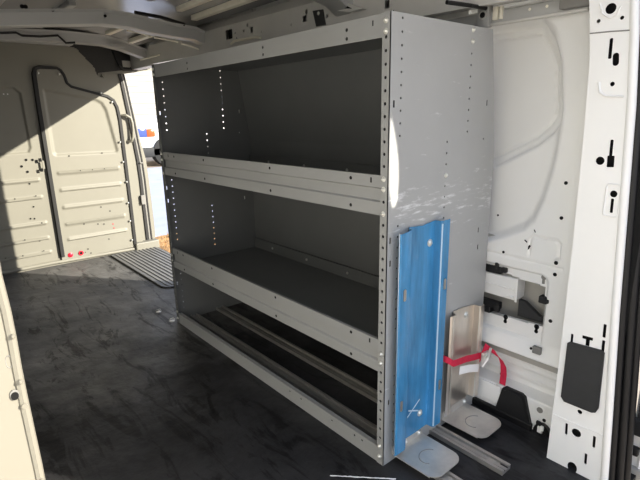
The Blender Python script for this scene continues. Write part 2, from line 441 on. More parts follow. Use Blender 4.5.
# ================================================================== BLUE AND ALUMINIUM CHANNELS
blue = thing('hat_channel', 'tall channel in blue protective film bolted upright on grey end panel', 'channel', (.16, -.01, .05))
def chan(prof, zb, zt, k, th=.0022):
    """open sheet section standing on end; zt(x) gives the top edge"""
    mb = MB(); n = len(prof); rows = 14; vs = []
    for side in (0, 1):
        for j in range(rows+1):
            for i, (x, y) in enumerate(prof):
                a = prof[max(i-1, 0)]; b_ = prof[min(i+1, n-1)]
                t = Vector((b_[0]-a[0], b_[1]-a[1])).normalized(); nn = Vector((t.y, -t.x)) * th * (0 if side else 1)
                z0 = zb(x); z1 = zt(x); vs.append((x + nn.x, y + nn.y, z0 + (z1-z0)*j/rows))
    fs = []; N_ = n*(rows+1)
    for s_ in (0, 1):
        for j in range(rows):
            for i in range(n-1):
                a = s_*N_ + j*n + i; fs.append((a, a+1, a+n+1, a+n))
    for j in range(rows):
        for i in (0, n-1): a = j*n+i; fs.append((a, a+n, a+n+N_, a+N_))
    for i in range(n-1):
        for j in (0, rows): a = j*n+i; fs.append((a, a+1, a+1+N_, a+N_))
    mb.add(vs, fs, k); return mb
bp_ = [(.028, -.026), (.034, -.031), (.078, -.031), (.088, -.027), (.099, -.0065), (.108, -.0035), (.17, -.0055), (.238, -.0035), (.246, -.006), (.248, -.028), (.253, -.032), (.292, -.032), (.298, -.027)]
mb = chan(bp_, lambda x: .046 + (.014 if x > .09 else 0), lambda x: .870 - .004*sin(x*40) + (.004 if x > .2 else 0), 'blue')
mb.build('channel_body', blue, 30)
mb = MB(); mb.tube([(.2485, -.0335, .066), (.2485, -.0335, .866)], .0027, 'bluefold', 6); mb.build('film_edge', blue)
mb = MB(); mb.tube([(.0285, -.028, .05), (.0285, -.028, .868)], .0013, 'alum', 6); mb.build('bare_edge', blue)
for x, y, z, w in ((.054, -.0315, .655, .013), (.052, -.0315, .24, .013), (.276, -.0325, .64, .013), (.274, -.0325, .235, .013)):
    mb = MB(); mb.plate(rrect((x, z), w, .042, .006), [], lambda u, v, d, y=y: (u, y - .0040 + d, v), .001, 'alum'); mb.build('slot', blue)
for x, z in ((.215, .80), (.195, .135)):
    hexbolt((x, -.0075, z), (0, -1, 0), .011, blue)
mb = MB()
for a, b_ in (((.12, .150), (.19, .196)), ((.125, .176), (.185, .150))):
    mb.ribbon([(a[0], -.0088, a[1]), (b_[0], -.0088, b_[1])], (0, 0, 1), .006, 'bluefold', .0006)
mb.build('film_crease', blue)

ach = thing('hat_channel', 'short bare aluminium channel with red strap round it on end panel', 'channel', (.45, -.01, .02))
ap = [(.336, -.026), (.342, -.031), (.362, -.031), (.370, -.027), (.386, -.0065), (.394, -.0035), (.46, -.005), (.538, -.0035), (.545, -.006), (.5465, -.028), (.551, -.032), (.575, -.032), (.58, -.027)]
ap = [((x-.336)*.94+.336, y) for x, y in ap]
mb = chan(ap, lambda x: .068, lambda x: .492 - (.012 if x > .5 else 0), 'alum'); mb.build('channel_body', ach, 30)
mb = MB(); mb.tube([(.531, -.033, .07), (.531, -.033, .479)], .0018, 'zinc', 6); mb.tube([(.3535, -.0325, .07), (.3535, -.0325, .49)], .0016, 'zinc', 6); mb.build('bright_edge', ach)
hexbolt((.475, -.0065, .452), (0, -1, 0), .012, ach)
mb = MB(); mb.plate(rrect((.352, .43), .012, .03, .004), [], lambda u, v, d: (u, -.0325 + d, v), .001, 'blue'); mb.build('film_scrap', ach)

# red strap round the aluminium channel and back to the wall
st = thing('ratchet_strap', 'red webbing strap with metal buckle wrapped round the aluminium channel', 'strap', (.45, -.045, .2))
mb = MB()
mb.ribbon([(.318, -.004, .322), (.322, -.022, .320), (.332, -.036, .312), (.352, -.040, .296), (.385, -.040, .290), (.44, -.040, .283), (.50, -.041, .270), (.545, -.043, .262)],
          (0, .05, 1), .027, 'red')
mb.build('webbing', st, 60)
mb = MB()
pth = [(.535, -.046, .250), (.555, -.050, .285), (.572, -.050, .296), (.588, -.062, .282), (.594, -.085, .268), (.596, -.105, .252), (.598, -.118, .225), (.598, -.122, .19), (.598, -.120, .14)]
wd = [(.5, .3, .8), (.4, .3, .8), (.1, .4, .9), (0, .35, .9), (0, .5, .8), (0, .8, .5), (0, 1, .25), (0, 1, .05), (0, 1, 0)]
mb.ribbon(pth, wd, .026, 'red'); mb.build('loose_tail', st, 60)
mb = MB()
mb.box((.530, -.068, .236), (.568, -.052, .282), 'zinc', .004)
mb.tube([(.520, -.066, .230), (.545, -.076, .262), (.580, -.066, .292)], .006, 'zinc', 8)
mb.box((.540, -.075, .248), (.556, -.066, .268), 'alumdull', .002); mb.build('buckle', st)
mb = MB(); mb.ribbon([(.392, -.0445, .252), (.46, -.0455, .236), (.53, -.0465, .212)], (.1, 0, 1), .034, 'label', .001); mb.build('printed_tag', st)

# ================================================================== FLOOR
mb = MB()
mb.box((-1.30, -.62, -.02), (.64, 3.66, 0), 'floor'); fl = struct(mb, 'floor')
mb = MB(); mb.box((.578, -.262, .0), (.597, .10, .030), 'rubber', .004); mb.build('mat_edge', fl)
# chalk-white scuff on the rubber
mb = MB()
p0, p1 = at(330, 475.5, 'z', .0012), at(396, 479, 'z', .0012)
n_ = 26
vs = []; fs = []
for i in range(n_+1):
    t = i/n_; c = p0.lerp(p1, t); w = .0022 + .0016*random.random()
    d = (p1-p0).normalized(); q = Vector((-d.y, d.x, 0))
    j = q*random.uniform(-.001, .001); vs += [c + j - q*w, c + j + q*w]
for i in range(n_): fs.append((2*i, 2*i+2, 2*i+3, 2*i+1))
mb.add(vs, fs, 'label'); mb.build('scuff', fl)
# side step tread by the sliding door
mb = MB()
q = [at(112, 257, 'z', .004), at(151, 251, 'z', .004), Vector((.62, 2.30, .004)), at(166, 291, 'z', .004)]
sx0, sx1, sy0, sy1 = .185, .62, 2.33, 3.585
mb.plate(rrect(((sx0+sx1)/2, (sy0+sy1)/2), sx1-sx0, sy1-sy0, .05, 6), [], lambda u, v, d: (u, v, .006-d), .006, 'steptread')
for i in range(11):
    x = sx0 + .04 + i*.037
    mb.box((x, sy0+.05, .006), (x+.016, sy1-.03, .011), 'gasket', .002)
mb.tube([(sx0, sy1-.05, .006)] + [(sx0, sy0+.06, .006), (sx0+.02, sy0+.02, .006), (sx0+.06, sy0, .006), (sx1, sy0, .006)], .007, 'black', 6)
tg = mb.build('step_tread', None); tag(tg, 'ribbed grey step tread on the floor at the sliding side doorway', 'step')
# floor tie-down studs
for px, py in ((158.5, 312), (172, 321)):
    c = at(px, py, 'z', 0.0)
    mb = MB(); mb.disc(c, (0, 0, 1), .018, .003, 'alumdull', 14, .002); mb.tube([c + Vector((-.018, 0, .004)), c + Vector((-.01, 0, .018)), c + Vector((.01, 0, .018)), c + Vector((.018, 0, .004))], .003, 'alumdull', 6)
    o = mb.build('floor_stud', None); tag(o, 'small metal stud on the rubber floor, ' + ('beside the far bottom corner of shelving' if px > 165 else 'further from the shelving, toward the step tread'), 'stud', 'floor studs')

# ================================================================== BULKHEAD PARTITION
PY = 3.60
bulk = thing('bulkhead_partition', 'cream steel bulkhead with ribbed panels closing off the cab', 'partition', (-.3, PY, 0))
def rib(u, v, segs, w, dep):
    d = min(lsdf((u, v), s_) for s_ in segs); return -dep*(1-sm(w*.45, w, d))
RP = [(-.215, .035), (.43, .035), (.428, 1.235), (.415, 1.33), (.36, 1.432), (.045, 1.515), (.018, 1.60), (-.005, 1.645), (-.03, 1.655), (-.17, 1.655), (-.205, 1.63)]
RW = [(-.153, 1.478), (.245, 1.402), (.29, 1.375), (.318, 1.317), (.373, .96), (.36, .945), (-.135, .952), (-.150, .97)]
segs_r = [[(-.135, z), (.36, z)] for z in (.80, .654, .503, .355, .216)]
def dr(u, v):
    s = psdf((u, v), RW)
    return .014*(1-sm(-.007, .007, s)) + rib(u, v, segs_r, .016, .012)
mb = MB()
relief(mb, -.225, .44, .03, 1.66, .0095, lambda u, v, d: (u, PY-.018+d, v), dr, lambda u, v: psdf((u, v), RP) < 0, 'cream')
def dots(mb, pts, yoff, r=.006, k='hole'):
    for px, py in pts:
        c = at(px, py, 'y', PY-.02); mb.disc((c.x, PY+yoff, c.z), (0, -1, 0), r, .001, k, 8)
dots(mb, ((69, 156), (102, 153), (101, 207), (110, 211), (84, 224), (98, 224), (104, 220), (104, 224), (109, 239), (88, 249), (91, 253), (104, 260)), -.020)
dots(mb, ((80, 170.5), (92, 169.6), (104, 168.7), (85, 252)), -.032, .004)
dots(mb, ((113, 224), (114, 228)), -.020, .006, 'redplug')
rpan = mb.build('right_panel', bulk, 50)
for px, py, k in ((70.5, 255, 'redplug'), (81, 253, 'redplug')):
    c = at(px, py, 'y', PY-.02); mb = MB(); mb.disc((c.x, PY-.019, c.z), (0, -1, 0), .021, .005, k, 16, .004 if px < 75 else 0)
    if px > 75: mb.disc((c.x, PY-.024, c.z), (0, -1, 0), .012, .001, 'hole', 12)
    mb.build('grommet', rpan)
LP = [(-1.22, .0), (.52, .0), (.50, .6), (.505, 1.20), (.47, 1.42), (.44, 1.56), (.29, 1.60), (.27, 1.67), (.14, 1.82), (.05, 1.835), (-1.22, 1.83)]
LW = [(-1.12, 1.502), (-.36, 1.492), (-.318, 1.45), (-.312, 1.02), (-.33, .985), (-1.12, .965)]
segs_l = [[(-1.1, z), (-.295, z+.004)] for z in (.752, .606, .384, .252, .125)]
def dl(u, v):
    s = psdf((u, v), LW)
    return .014*(1-sm(-.007, .007, s)) + rib(u, v, segs_l, .016, .012)
mb = MB()
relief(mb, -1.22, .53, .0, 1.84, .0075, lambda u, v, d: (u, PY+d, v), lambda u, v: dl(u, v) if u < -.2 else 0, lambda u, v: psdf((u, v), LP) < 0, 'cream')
dots(mb, ((30, 184), (34, 207), (31, 219), (35, 219), (40, 241), (6, 259)), -.003, .007)
dots(mb, ((15, 199), (36, 196), (42, 223), (23, 256), (44, 251), (25, 240)), -.014, .005)
dots(mb, ((22, 166.5), (28, 172), (26.5, 160), (33, 160)), -.003, .010)
dots(mb, ((4, 94), (8, 94)), -.003, .005, 'zinc')
mb.tube([(-1.2, PY-.012, .02), (-.26, PY-.012, .03), (-.2, PY-.012, .028), (.43, PY-.012, .02)], .016, 'cream', 8)
lpan = mb.build('left_panel', bulk, 50)
# dark rubber strip round the right-hand panel
mb = MB()
path = [(-.205, .07), (-.205, .4), (-.205, .9), (-.205, 1.4), (-.202, 1.60), (-.19, 1.638), (-.16, 1.652), (-.03, 1.652), (-.004, 1.636), (.015, 1.60), (.03, 1.535), (.06, 1.508), (.2, 1.47), (.345, 1.432), (.39, 1.40), (.415, 1.34), (.428, 1.22), (.432, .6), (.432, .06)]
wid = [.019]*5 + [.016]*2 + [.012]*2 + [.012]*4 + [.015]*3 + [.018]*3
vs = []; fs = []
for i, (x, z) in enumerate(path):
    a = Vector(path[max(i-1, 0)]); b_ = Vector(path[min(i+1, len(path)-1)]); t = (b_-a).normalized(); n2 = Vector((-t.y, t.x))
    for s_, yy in ((-1, -.005), (-.7, -.030), (.7, -.030), (1, -.005)):
        vs.append((x + n2.x*wid[i]*s_, PY + yy, z + n2.y*wid[i]*s_))
for i in range(len(path)-1):
    for j in range(3): fs.append((i*4+j, i*4+j+1, i*4+j+5, i*4+j+4))
mb.add(vs, fs, 'seal'); mb.build('edge_strip', bulk, 50)
for px, py in ((38, 73), (59, 74), (112, 102), (120, 142), (123, 162), (126.5, 182), (128, 203), (130, 221), (132, 240), (101, 93)):
    c = at(px, py, 'y', PY-.03); mb = MB(); mb.disc((c.x, PY-.030, c.z), (0, -1, 0), .010, .006, 'zinc', 10, .003); mb.build('bolt', bulk)
for px, py in ((40, 160), (41.5, 170)):
    c = at(px, py, 'y', PY-.03); mb = MB(); mb.box((c.x-.012, PY-.034, c.z-.014), (c.x+.012, PY-.028, c.z+.014), 'hole', .003); mb.build('latch_slot', bulk)
mb = MB(); c = at(41.5, 165, 'y', PY-.03); mb.box((c.x+.005, PY-.036, c.z-.035), (c.x+.022, PY-.030, c.z+.035), 'cream', .003); mb.build('latch_plate', bulk)

# headliner of the cab seen through the cut corner
mb = MB()
def poly(pts, y, k, th=.02):
    q = [at(px, py, 'y', y) for px, py in pts]
    mb.plate([(a.x, a.z) for a in q], [], lambda u, v, d: (u, y + d, v), th, k)
poly(((62, 36), (118, 36), (122, 70), (121, 80), (92, 80), (70, 56)), PY+.05, 'headliner')
poly(((107, 38), (152, 45), (156, 66), (149, 67), (124, 70.5), (119, 66)), PY+.03, 'black')
poly(((122, 60.5), (131, 61), (133, 65), (130, 67.5), (123, 67)), PY+.025, 'skin', .004)
mb.tube([at(px, py, 'y', PY+.02) for px, py in ((119, 66), (123, 69.5), (130, 70), (150, 67))], .012, 'headliner', 8)
poly(((98, 73), (120, 70.5), (150, 67.5), (152, 70), (123, 74), (119, 79), (98, 79)), PY+.045, 'cream', .02)
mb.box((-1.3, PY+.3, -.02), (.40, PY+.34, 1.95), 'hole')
struct(mb, 'trim_1')

# ================================================================== FRONT PILLAR AND SLIDING DOORWAY
mb = MB()
def strip(pl, pr, y, th, k):
    a = [at(px, py, 'y', y) for px, py in pl]; b_ = [at(px, py, 'y', y) for px, py in pr]
    n = len(a); vs = [(q.x, y, q.z) for q in a + b_] + [(q.x, y+th, q.z) for q in a + b_]
    fs = []
    for i in range(n-1): fs += [(i, i+1, n+i+1, n+i), (2*n+i, 2*n+i+1, 3*n+i+1, 3*n+i), (i, i+1, 2*n+i+1, 2*n+i), (n+i, n+i+1, 3*n+i+1, 3*n+i)]
    fs += [(0, n, 3*n, 2*n), (n-1, 2*n-1, 4*n-1, 3*n-1)]
    mb.add(vs, fs, k)
ys = (74, 85, 100, 120, 140, 160, 180, 200, 225, 245, 262)
LX = (116, 118, 121, 125, 128, 131, 134, 136, 139, 142, 145)
RX = (122.5, 127, 130.5, 135.5, 140.5, 146, 149, 151.5, 154.5, 156, 157)
MX = [a + (b-a)*.42 for a, b in zip(LX, RX)]
strip([(a-14, y) for a, y in zip(LX, ys)], [(a+1, y) for a, y in zip(MX, ys)], PY+.03, .03, 'cream')
strip([(a-.5, y) for a, y in zip(MX, ys)], [(a+2.2, y) for a, y in zip(MX, ys)], PY+.018, .03, 'seal')
strip([(a+2, y) for a, y in zip(MX, ys)], [(a+4.5, y) for a, y in zip(MX, ys)], PY+.022, .03, 'gasket')
strip([(a+4.2, y) for a, y in zip(MX, ys)], [(a+5.4, y) for a, y in zip(MX, ys)], PY+.016, .03, 'seal')
strip([(a+4.5, y) for a, y in zip(MX, ys)], list(zip(RX, ys)), PY+.035, .10, 'cream')
fp = struct(mb, 'wall_front')
mb = MB()
hp = [(121.5, 116), (126, 115.5), (130.5, 118), (132, 123), (132.8, 130), (133, 137), (131.5, 141), (127.5, 142)]
pts = []
for i, (px, py) in enumerate(hp):
    q = at(px, py, 'y', PY-.03); pts.append(Vector((q.x, PY + (.02 if i in (0, 7) else -.035), q.z)))
mb.tube(pts, .014, 'cream', 8); mb.build('grab_handle', fp, 50)
mb = MB()
for px, py, w, h in ((141.5, 163, .03, .012), (143.5, 200, .04, .09)):
    c = at(px, py, 'y', PY+.0); mb.box((c.x-w/2, PY, c.z-h/2), (c.x+w/2, PY+.025, c.z+h/2), 'gasket', .005)
mb.build('latch', fp)
# foot of the pillar
mb = MB(); a = at(134, 245, 'y', PY-.02); b_ = at(152, 262, 'y', PY-.05)
mb.box((.43, PY-.05, -.01), (.66, PY+.05, .075), 'cream', .01); mb.build('sill_corner', fp)

# ================================================================== RIGHT WALL (inner side panel)
WX = .62
REC = [(-.137, 1.556), (-.18, 1.502), (-.214, 1.403), (-.236, 1.238), (-.232, 1.12), (-.222, 1.031), (-.200, .92), (-.171, .84), (-.135, .80), (-.097, .778), (-.037, .746), (.028, .725), (.4, .715), (.4, 1.556)]
DIA = [(.4, .87), (.019, 1.03), (-.135, 1.112), (-.19, 1.160), (-.222, 1.215), (-.20, 1.40), (-.17, 1.47), (-.12, 1.54), (.4, 1.54)]
RIM = [(-.250, .36), (-.252, .607), (-.245, .628), (-.225, .642), (.4, .642), (.4, .36)]
EMB = [[(-.170, .705), (-.168, .765), (-.182, .782), (-.262, .782), (-.278, .77), (-.280, .715), (-.268, .70)]]
HOL = [(-.243, .432), (-.241, .594), (-.14, .600), (-.06, .612), (.3, .612), (.3, .42), (-.09, .424)]
def dw(y, z):
    s = psdf((y, z), REC); d = .05*(1-sm(-.03, .012, s))
    s2 = psdf((y, z), DIA); d += .036*(1-sm(-.011, .011, s2))
    d += .006*(1-sm(.003, .008, abs(s2+.034)))*(1 if s < -.02 else 0)
    d += .004*(1-sm(.002, .007, abs(z-.683 - .02*(y+.15)))) if y > -.30 else 0
    s3 = psdf((y, z), RIM); d += .012*(1-sm(-.008, .004, s3))*sm(.355, .368, z)
    d += .005*(1-sm(.002, .006, lsdf((y, z), EMB[0])))
    d -= .022*sm(.290, .300, z)*(1-sm(.30, .372, z))
    g = sm(.285, .297, z)
    d += .045*(1-g)*sm(.132, .142, z)
    if .14 < z < .285:
        for zz in (.255, .222, .178): d -= .008*(1-sm(.004, .014, abs(z-zz)))
    d -= .02*(1-sm(.128, .138, z))
    d += .10*sm(1.50, 1.7, z)*0
    return d
mb = MB()
relief(mb, -.40, .16, -.02, 1.60, .0052, lambda y, z, d: (WX+d, y, z), dw, lambda y, z: psdf((y, z), HOL) > 0, 'white')
mb.box((WX+.005, .155, -.02), (WX+.02, 1.97, 1.96), 'white')
mb.box((WX+.02, -.50, 1.58), (WX+.03, .16, 1.96), 'white')
# rim of the service opening and grey outer skin behind it
for a, b_ in zip(HOL[:4] + [(.16, .612)], HOL[1:4] + [(.16, .612)]):
    mb.add([(WX+.012, a[0], a[1]), (WX+.012, b_[0], b_[1]), (WX+.03, b_[0], b_[1]), (WX+.03, a[0], a[1])], [(0, 1, 2, 3)], 'white')
for a, b_ in (((.16, .4215), (-.09, .424)), ((-.09, .424), (-.243, .432)), ((-.243, .432), (-.241, .594))):
    mb.add([(WX+.012, a[0], a[1]), (WX+.012, b_[0], b_[1]), (WX+.03, b_[0], b_[1]), (WX+.03, a[0], a[1])], [(0, 1, 2, 3)], 'white')
mb.box((WX+.10, -.45, .25), (WX+.115, .3, .75), 'skin')
mb.box((WX+.03, -.45, .25), (WX+.10, -.36, .75), 'skin')
mb.box((WX+.03, -.45, .72), (WX+.10, .3, .75), 'skin'); mb.box((WX+.03, -.45, .25), (WX+.10, .3, .28), 'skin')
# punched holes
for px, py, r in ((566, 183, .0065), (561.5, 218, .0065), (491.5, 217, .004), (556, 263, .0075), (555, 274.5, .007), (550.5, 321, .007), (503.5, 252, .0055)):
    c = at(px, py, 'x', WX); mb.disc((WX + dw(c.y, c.z), c.y, c.z), (-1, 0, 0), r, .0015, 'hole', 10)
for px, py, w, h, rot in ((528.5, 247.5, .007, .020, .5), (526, 241, .004, .014, -.9), (535, 231, .003, .012, -.6)):
    c = at(px, py, 'x', WX); X = WX + dw(c.y, c.z)
    mb.plate(rrect((c.y, c.z), w, h, .002, 3, rot), [], lambda u, v, d, X=X: (X - .002 + d, u, v), .001, 'hole')
for px, py in ((504, 320), (535, 330)):
    c = at(px, py, 'x', WX); X = WX + dw(c.y, c.z)
    for dz, r in ((.010, .010), (-.010, .0075)): mb.disc((X, c.y, c.z+dz), (-1, 0, 0), r, .0015, 'hole', 10)
    mb.box((X-.0015, c.y-.005, c.z-.01), (X, c.y+.005, c.z+.01), 'hole')
c = at(542.5, 278, 'x', WX); X = WX + dw(c.y, c.z)
mb.disc((X, c.y, c.z), (-1, 0, 0), .010, .0015, 'gasket', 12); mb.box((X-.002, c.y-.005, c.z-.026), (X, c.y+.005, c.z), 'gasket')
c = at(538, 349.5, 'x', WX-.01); mb.box((WX-.026, c.y-.016, c.z-.014), (WX-.010, c.y+.016, c.z+.014), 'gasket', .002)
c = at(532.5, 347.5, 'x', WX-.01); mb.disc((WX-.02, c.y, c.z), (-1, 0, 0), .005, .004, 'hole', 8)
wr = struct(mb, 'wall_right', 40)
# metal pocket hanging inside the opening
mb = MB()
mb.box((WX+.010, -.128, .503), (WX+.085, .12, .596), 'white', .006)
mb.box((WX+.006, -.122, .546), (WX+.012, .12, .552), 'white', .002); mb.box((WX+.004, -.134, .50), (WX+.012, -.126, .60), 'white', .002)
mb.box((WX+.004, -.12, .512), (WX+.012, -.09, .522), 'white', .003); mb.build('inner_pocket', wr)
# black clips, wiring plugs and loose trim in the opening
def clip(boxes, name='trim_clip'):
    mb = MB()
    for lo, hi in boxes: mb.box(lo, hi, 'black', .004)
    mb.build(name, wr)
clip((((WX-.002, -.255, .528), (WX+.03, -.222, .556)), ((WX-.008, -.262, .534), (WX+.01, -.245, .550))))
clip((((WX+.004, -.06, .600), (WX+.03, .10, .630)), ((WX-.004, -.085, .612), (WX+.02, -.06, .632)), ((WX-.004, -.05, .62), (WX+.01, -.035, .648))), 'wiring_plug')
clip((((WX+.0, -.065, .447), (WX+.03, .09, .478)), ((WX-.006, -.03, .425), (WX+.03, -.005, .455)), ((WX-.008, -.07, .44), (WX+.01, -.045, .47)), ((WX-.006, .0, .44), (WX+.01, .03, .46))), 'wiring_plug')
mb = MB(); mb.sweep([(-.125, .430), (-.235, .432), (-.235, .462), (-.215, .452), (-.15, .496), (-.125, .500)], (WX+.045, 0, 0), 'x', .02, 'charcoal', True, True, ud=(1, 2)); mb.build('inner_wedge', wr)
c = at(504, 372, 'x', WX+.04); mb = MB(); mb.disc((WX+.032, c.y, c.z), (-1, 0, 0), .014, .006, 'zinc', 12, .004); mb.disc((WX+.020, c.y, c.z), (-1, 0, 0), .006, .004, 'charcoal', 8); mb.build('wall_bolt', wr)
c = at(540, 410, 'x', .598); mb = MB(); mb.disc((.600, c.y, c.z), (-1, 0, 0), .018, .003, 'white', 16); mb.disc((.597, c.y, c.z), (-1, 0, 0), .012, .002, 'gasket', 14); mb.build('grommet', wr)
c = at(544, 420.5, 'x', .598); mb = MB(); mb.disc((.600, c.y, c.z), (-1, 0, 0), .007, .002, 'hole', 10); mb.build('screw_hole', wr)
c0, c1 = at(482, 379, 'x', .594), at(500, 398, 'x', .594)
mb = MB(); mb.box((.590, c1.y, .045), (.600, .02, .128), 'white', .004); c = at(497, 385, 'x', .59); mb.disc((.590, c.y, c.z), (-1, 0, 0), .006, .003, 'zinc', 8); mb.build('tie_plate', wr)
# access hole by the floor with a clip showing
mb = MB(); mb.plate(circ((-.303, -.002), .034, 20, .052), [], lambda u, v, d: (.5965 + d - v*0.0, u, max(v, -.02)), .004, 'hole')
mb.tube([(.594, -.303 + .034*cos(a), max(.0, -.002 + .052*sin(a))) for a in [radians(i*15 - 10) for i in range(14)]], .005, 'black', 6)
mb.build('access_hole', wr)
mb = MB(); mb.box((.585, -.303, .008), (.594, -.283, .036), 'white', .003); mb.box((.583, -.308, .022), (.592, -.295, .044), 'label', .003); mb.box((.58, -.295, .044), (.592, -.278, .058), 'black', .003); mb.build('lamp_plug', wr)

# black corner cover on the kick panel
cv = [at(px, py, 'x', .592) for px, py in ((503, 387.5), (506, 386.5), (522, 393.5), (525.5, 397), (531, 425), (530, 428.5), (527, 427.5), (497, 411), (496, 407))]
mb = MB(); pl = [(q.y, max(q.z, .004)) for q in cv]
mb.plate(pl, [], lambda u, v, d: (.586 + d, u, v), .014, 'black')
cen = (sum(p[0] for p in pl)/len(pl), sum(p[1] for p in pl)/len(pl))
mb.plate([(cen[0]+(p[0]-cen[0])*.86, cen[1]+(p[1]-cen[1])*.86) for p in pl], [], lambda u, v, d: (.582 + d, u, v), .005, 'black')
tag(mb.build('corner_cover', None), 'black plastic wedge-shaped cover on the white kick panel at the floor', 'cover')

# upper rail on the wall beside the roof
mb = MB()
mb.box((.585, -.30, 1.545), (.612, .30, 1.588), 'roof', .004)
mb.box((.58, -.30, 1.540), (.614, .30, 1.547), 'rail', .002)
mb.box((.570, .035, 1.535), (.60, .085, 1.61), 'roof', .006); mb.disc((.57, .06, 1.578), (-1, 0, 0), .010, .003, 'hole', 12); mb.disc((.57, .06, 1.578), (-1, 0, 0), .016, .001, 'zinc', 12)
mb.box((.575, .005, 1.556), (.59, .025, 1.60), 'pale', .003); mb.box((.573, -.012, 1.556), (.59, -.002, 1.60), 'pale', .003)
mb.box((.56, -.335, 1.550), (.61, -.215, 1.68), 'gasket', .008); mb.disc((.56, -.255, 1.60), (-1, 0, 0), .020, .004, 'alumdull', 14, .006)
for px in (530, 547): 
    c = at(px, 8, 'x', .585); mb.disc((.585, c.y, 1.572), (-1, 0, 0), .005, .002, 'pale', 8)
struct(mb, 'trim_2', 40)
mb = MB(); mb.tube([(.34, .055, 1.592), (.45, .035, 1.592), (.58, .05, 1.60)], .007, 'rubber', 8)
mb.build('hose', None); 
tag(bpy.data.objects['hose'], 'thin black hose lying along the top rear edge of the shelving', 'hose')
bpy.data.objects['hose'].name = 'drain_hose'

# ================================================================== RIGHT REAR PILLAR
PX = .48
def pp(px, py): q = at(px, py, 'x', PX); return (q.y, q.z)
edge_r = [(-.430, 1.72), (-.459, 1.53), (-.470, 1.44), (-.487, 1.25), (-.498, 1.06), (-.510, .85), (-.523, .62), (-.538, .40), (-.548, .25), (-.562, .03), (-.565, -.02)]
edge_l = [(-.33, 1.72), (-.341, 1.548), (-.353, 1.465), (-.362, 1.38), (-.370, 1.15), (-.376, .8), (-.376, .4), (-.372, .0), (-.372, -.02)]
edge_r = [(y-.016, z) for y, z in edge_r]
er_in = [(y+.016, z) for y, z in edge_r]
hs = [circ(pp(610.8, 8.5), .0145, 14), circ(pp(598.5, 21), .0055, 8), circ(pp(622, 17.7), .0055, 8),
      rrect(pp(610.5, 48.5), .0095, .056, .003, 3, -.03), rrect(pp(615.7, 59.3), .017, .036, .008, 3, -.1), circ(pp(612.3, 84), .0065, 10),
      rrect(pp(611.2, 148.3), .009, .050, .003, 3, -.03), circ(pp(600, 160.8), .0125, 14), rrect(pp(610.5, 161.5), .020, .034, .002, 2, -.05),
      circ(pp(613.6, 194), .0105, 12), rrect(pp(611.8, 205.8), .0085, .044, .003, 3, -.03), circ(pp(619, 233.5), .003, 6),
      rrect(pp(571.7, 340), .008, .044, .002, 2, -.03), rrect(pp(604.5, 331), .009, .046, .002, 2, -.03), rrect(pp(603, 347), .009, .046, .002, 2, -.03),
      [pp(*q) for q in ((582.5, 335.2), (593, 338), (592.6, 341), (589.8, 340.4), (589.2, 346.5), (585.3, 345.5), (585.8, 339.4), (582.1, 338.4))],
      circ(pp(579.7, 412), .008, 10), rrect(pp(566.3, 429), .0085, .044, .003, 3, -.05), circ(pp(576.3, 433), .0155, 14),
      rrect(pp(594, 442), .009, .044, .003, 3, -.05), rrect(pp(585.6, 459), .0085, .042, .003, 3, -.05), circ(pp(572, 467.5), .0165, 14, .021)]
mb = MB()
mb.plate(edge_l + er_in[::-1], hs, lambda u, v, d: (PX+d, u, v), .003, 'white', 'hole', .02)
# rounded rim along the door edge, front return and outer return
mb.tube([(PX+.006, y, z) for y, z in er_in], .013, 'white', 10)
n = len(edge_l)
mb.add([(PX, y, z) for y, z in edge_l] + [(PX+.20, y+.012, z) for y, z in edge_l], [(i, i+1, n+i+1, n+i) for i in range(n-1)], 'white')
n = len(edge_r)
mb.add([(PX+.012, y-.002, z) for y, z in edge_r] + [(PX+.26, y+.02, z) for y, z in edge_r], [(i, i+1, n+i+1, n+i) for i in range(n-1)], 'black')
mb.box((PX+.02, -.555, -.02), (PX+.024, -.39, 1.72), 'hole')
# pressed pads and joint lines
for (px, py, w, h) in ((612.5, 200.5, .040, .098),):
    u, v = pp(px, py)
    lp = rrect((u, v), w, h, .008, 4); lp = lp + [lp[0]]
    mb.tube([(PX-.0005, a, b_) for a, b_ in lp], .0028, 'white', 6)
mb.tube([(PX-.0003, *pp(590, 33.5)), (PX-.0003, *pp(610, 31.5)), (PX-.0003, *pp(633, 30))], .0018, 'gasket', 6)
mb.tube([(PX-.0003, *pp(a, b_)) for a, b_ in ((599, 82), (600, 92), (605, 96), (624, 96.5))], .004, 'white', 6)
mb.tube([(PX-.0003, *pp(a, b_)) for a, b_ in ((600, 4), (603, 14), (610, 18), (617, 15), (621, 6))], .003, 'white', 6)
mb.tube([(PX-.0003, *pp(553, 414)), (PX-.0003, *pp(603, 436))], .0022, 'white', 6)
tp = struct(mb, 'trim_3', 40)
# black blanking pad
u0, v0 = pp(583.3, 377)
ql = [pp(a, b_) for a, b_ in ((568, 342.5), (570.5, 341.5), (602, 350), (605, 353), (599, 408), (596, 412), (592, 412), (564.5, 401), (561.5, 396))]
mb = MB(); mb.plate(ql, [], lambda u, v, d: (PX - .006 + d, u, v), .006, 'charcoal')
cen = (sum(p[0] for p in ql)/9, sum(p[1] for p in ql)/9)
mb.plate([(cen[0]+(p[0]-cen[0])*.93, cen[1]+(p[1]-cen[1])*.95) for p in ql], [], lambda u, v, d: (PX - .0075 + d, u, v), .002, 'charcoal')
tag(mb.build('blanking_pad', None), 'dark grey rounded pad set on the lower white rear pillar', 'pad')
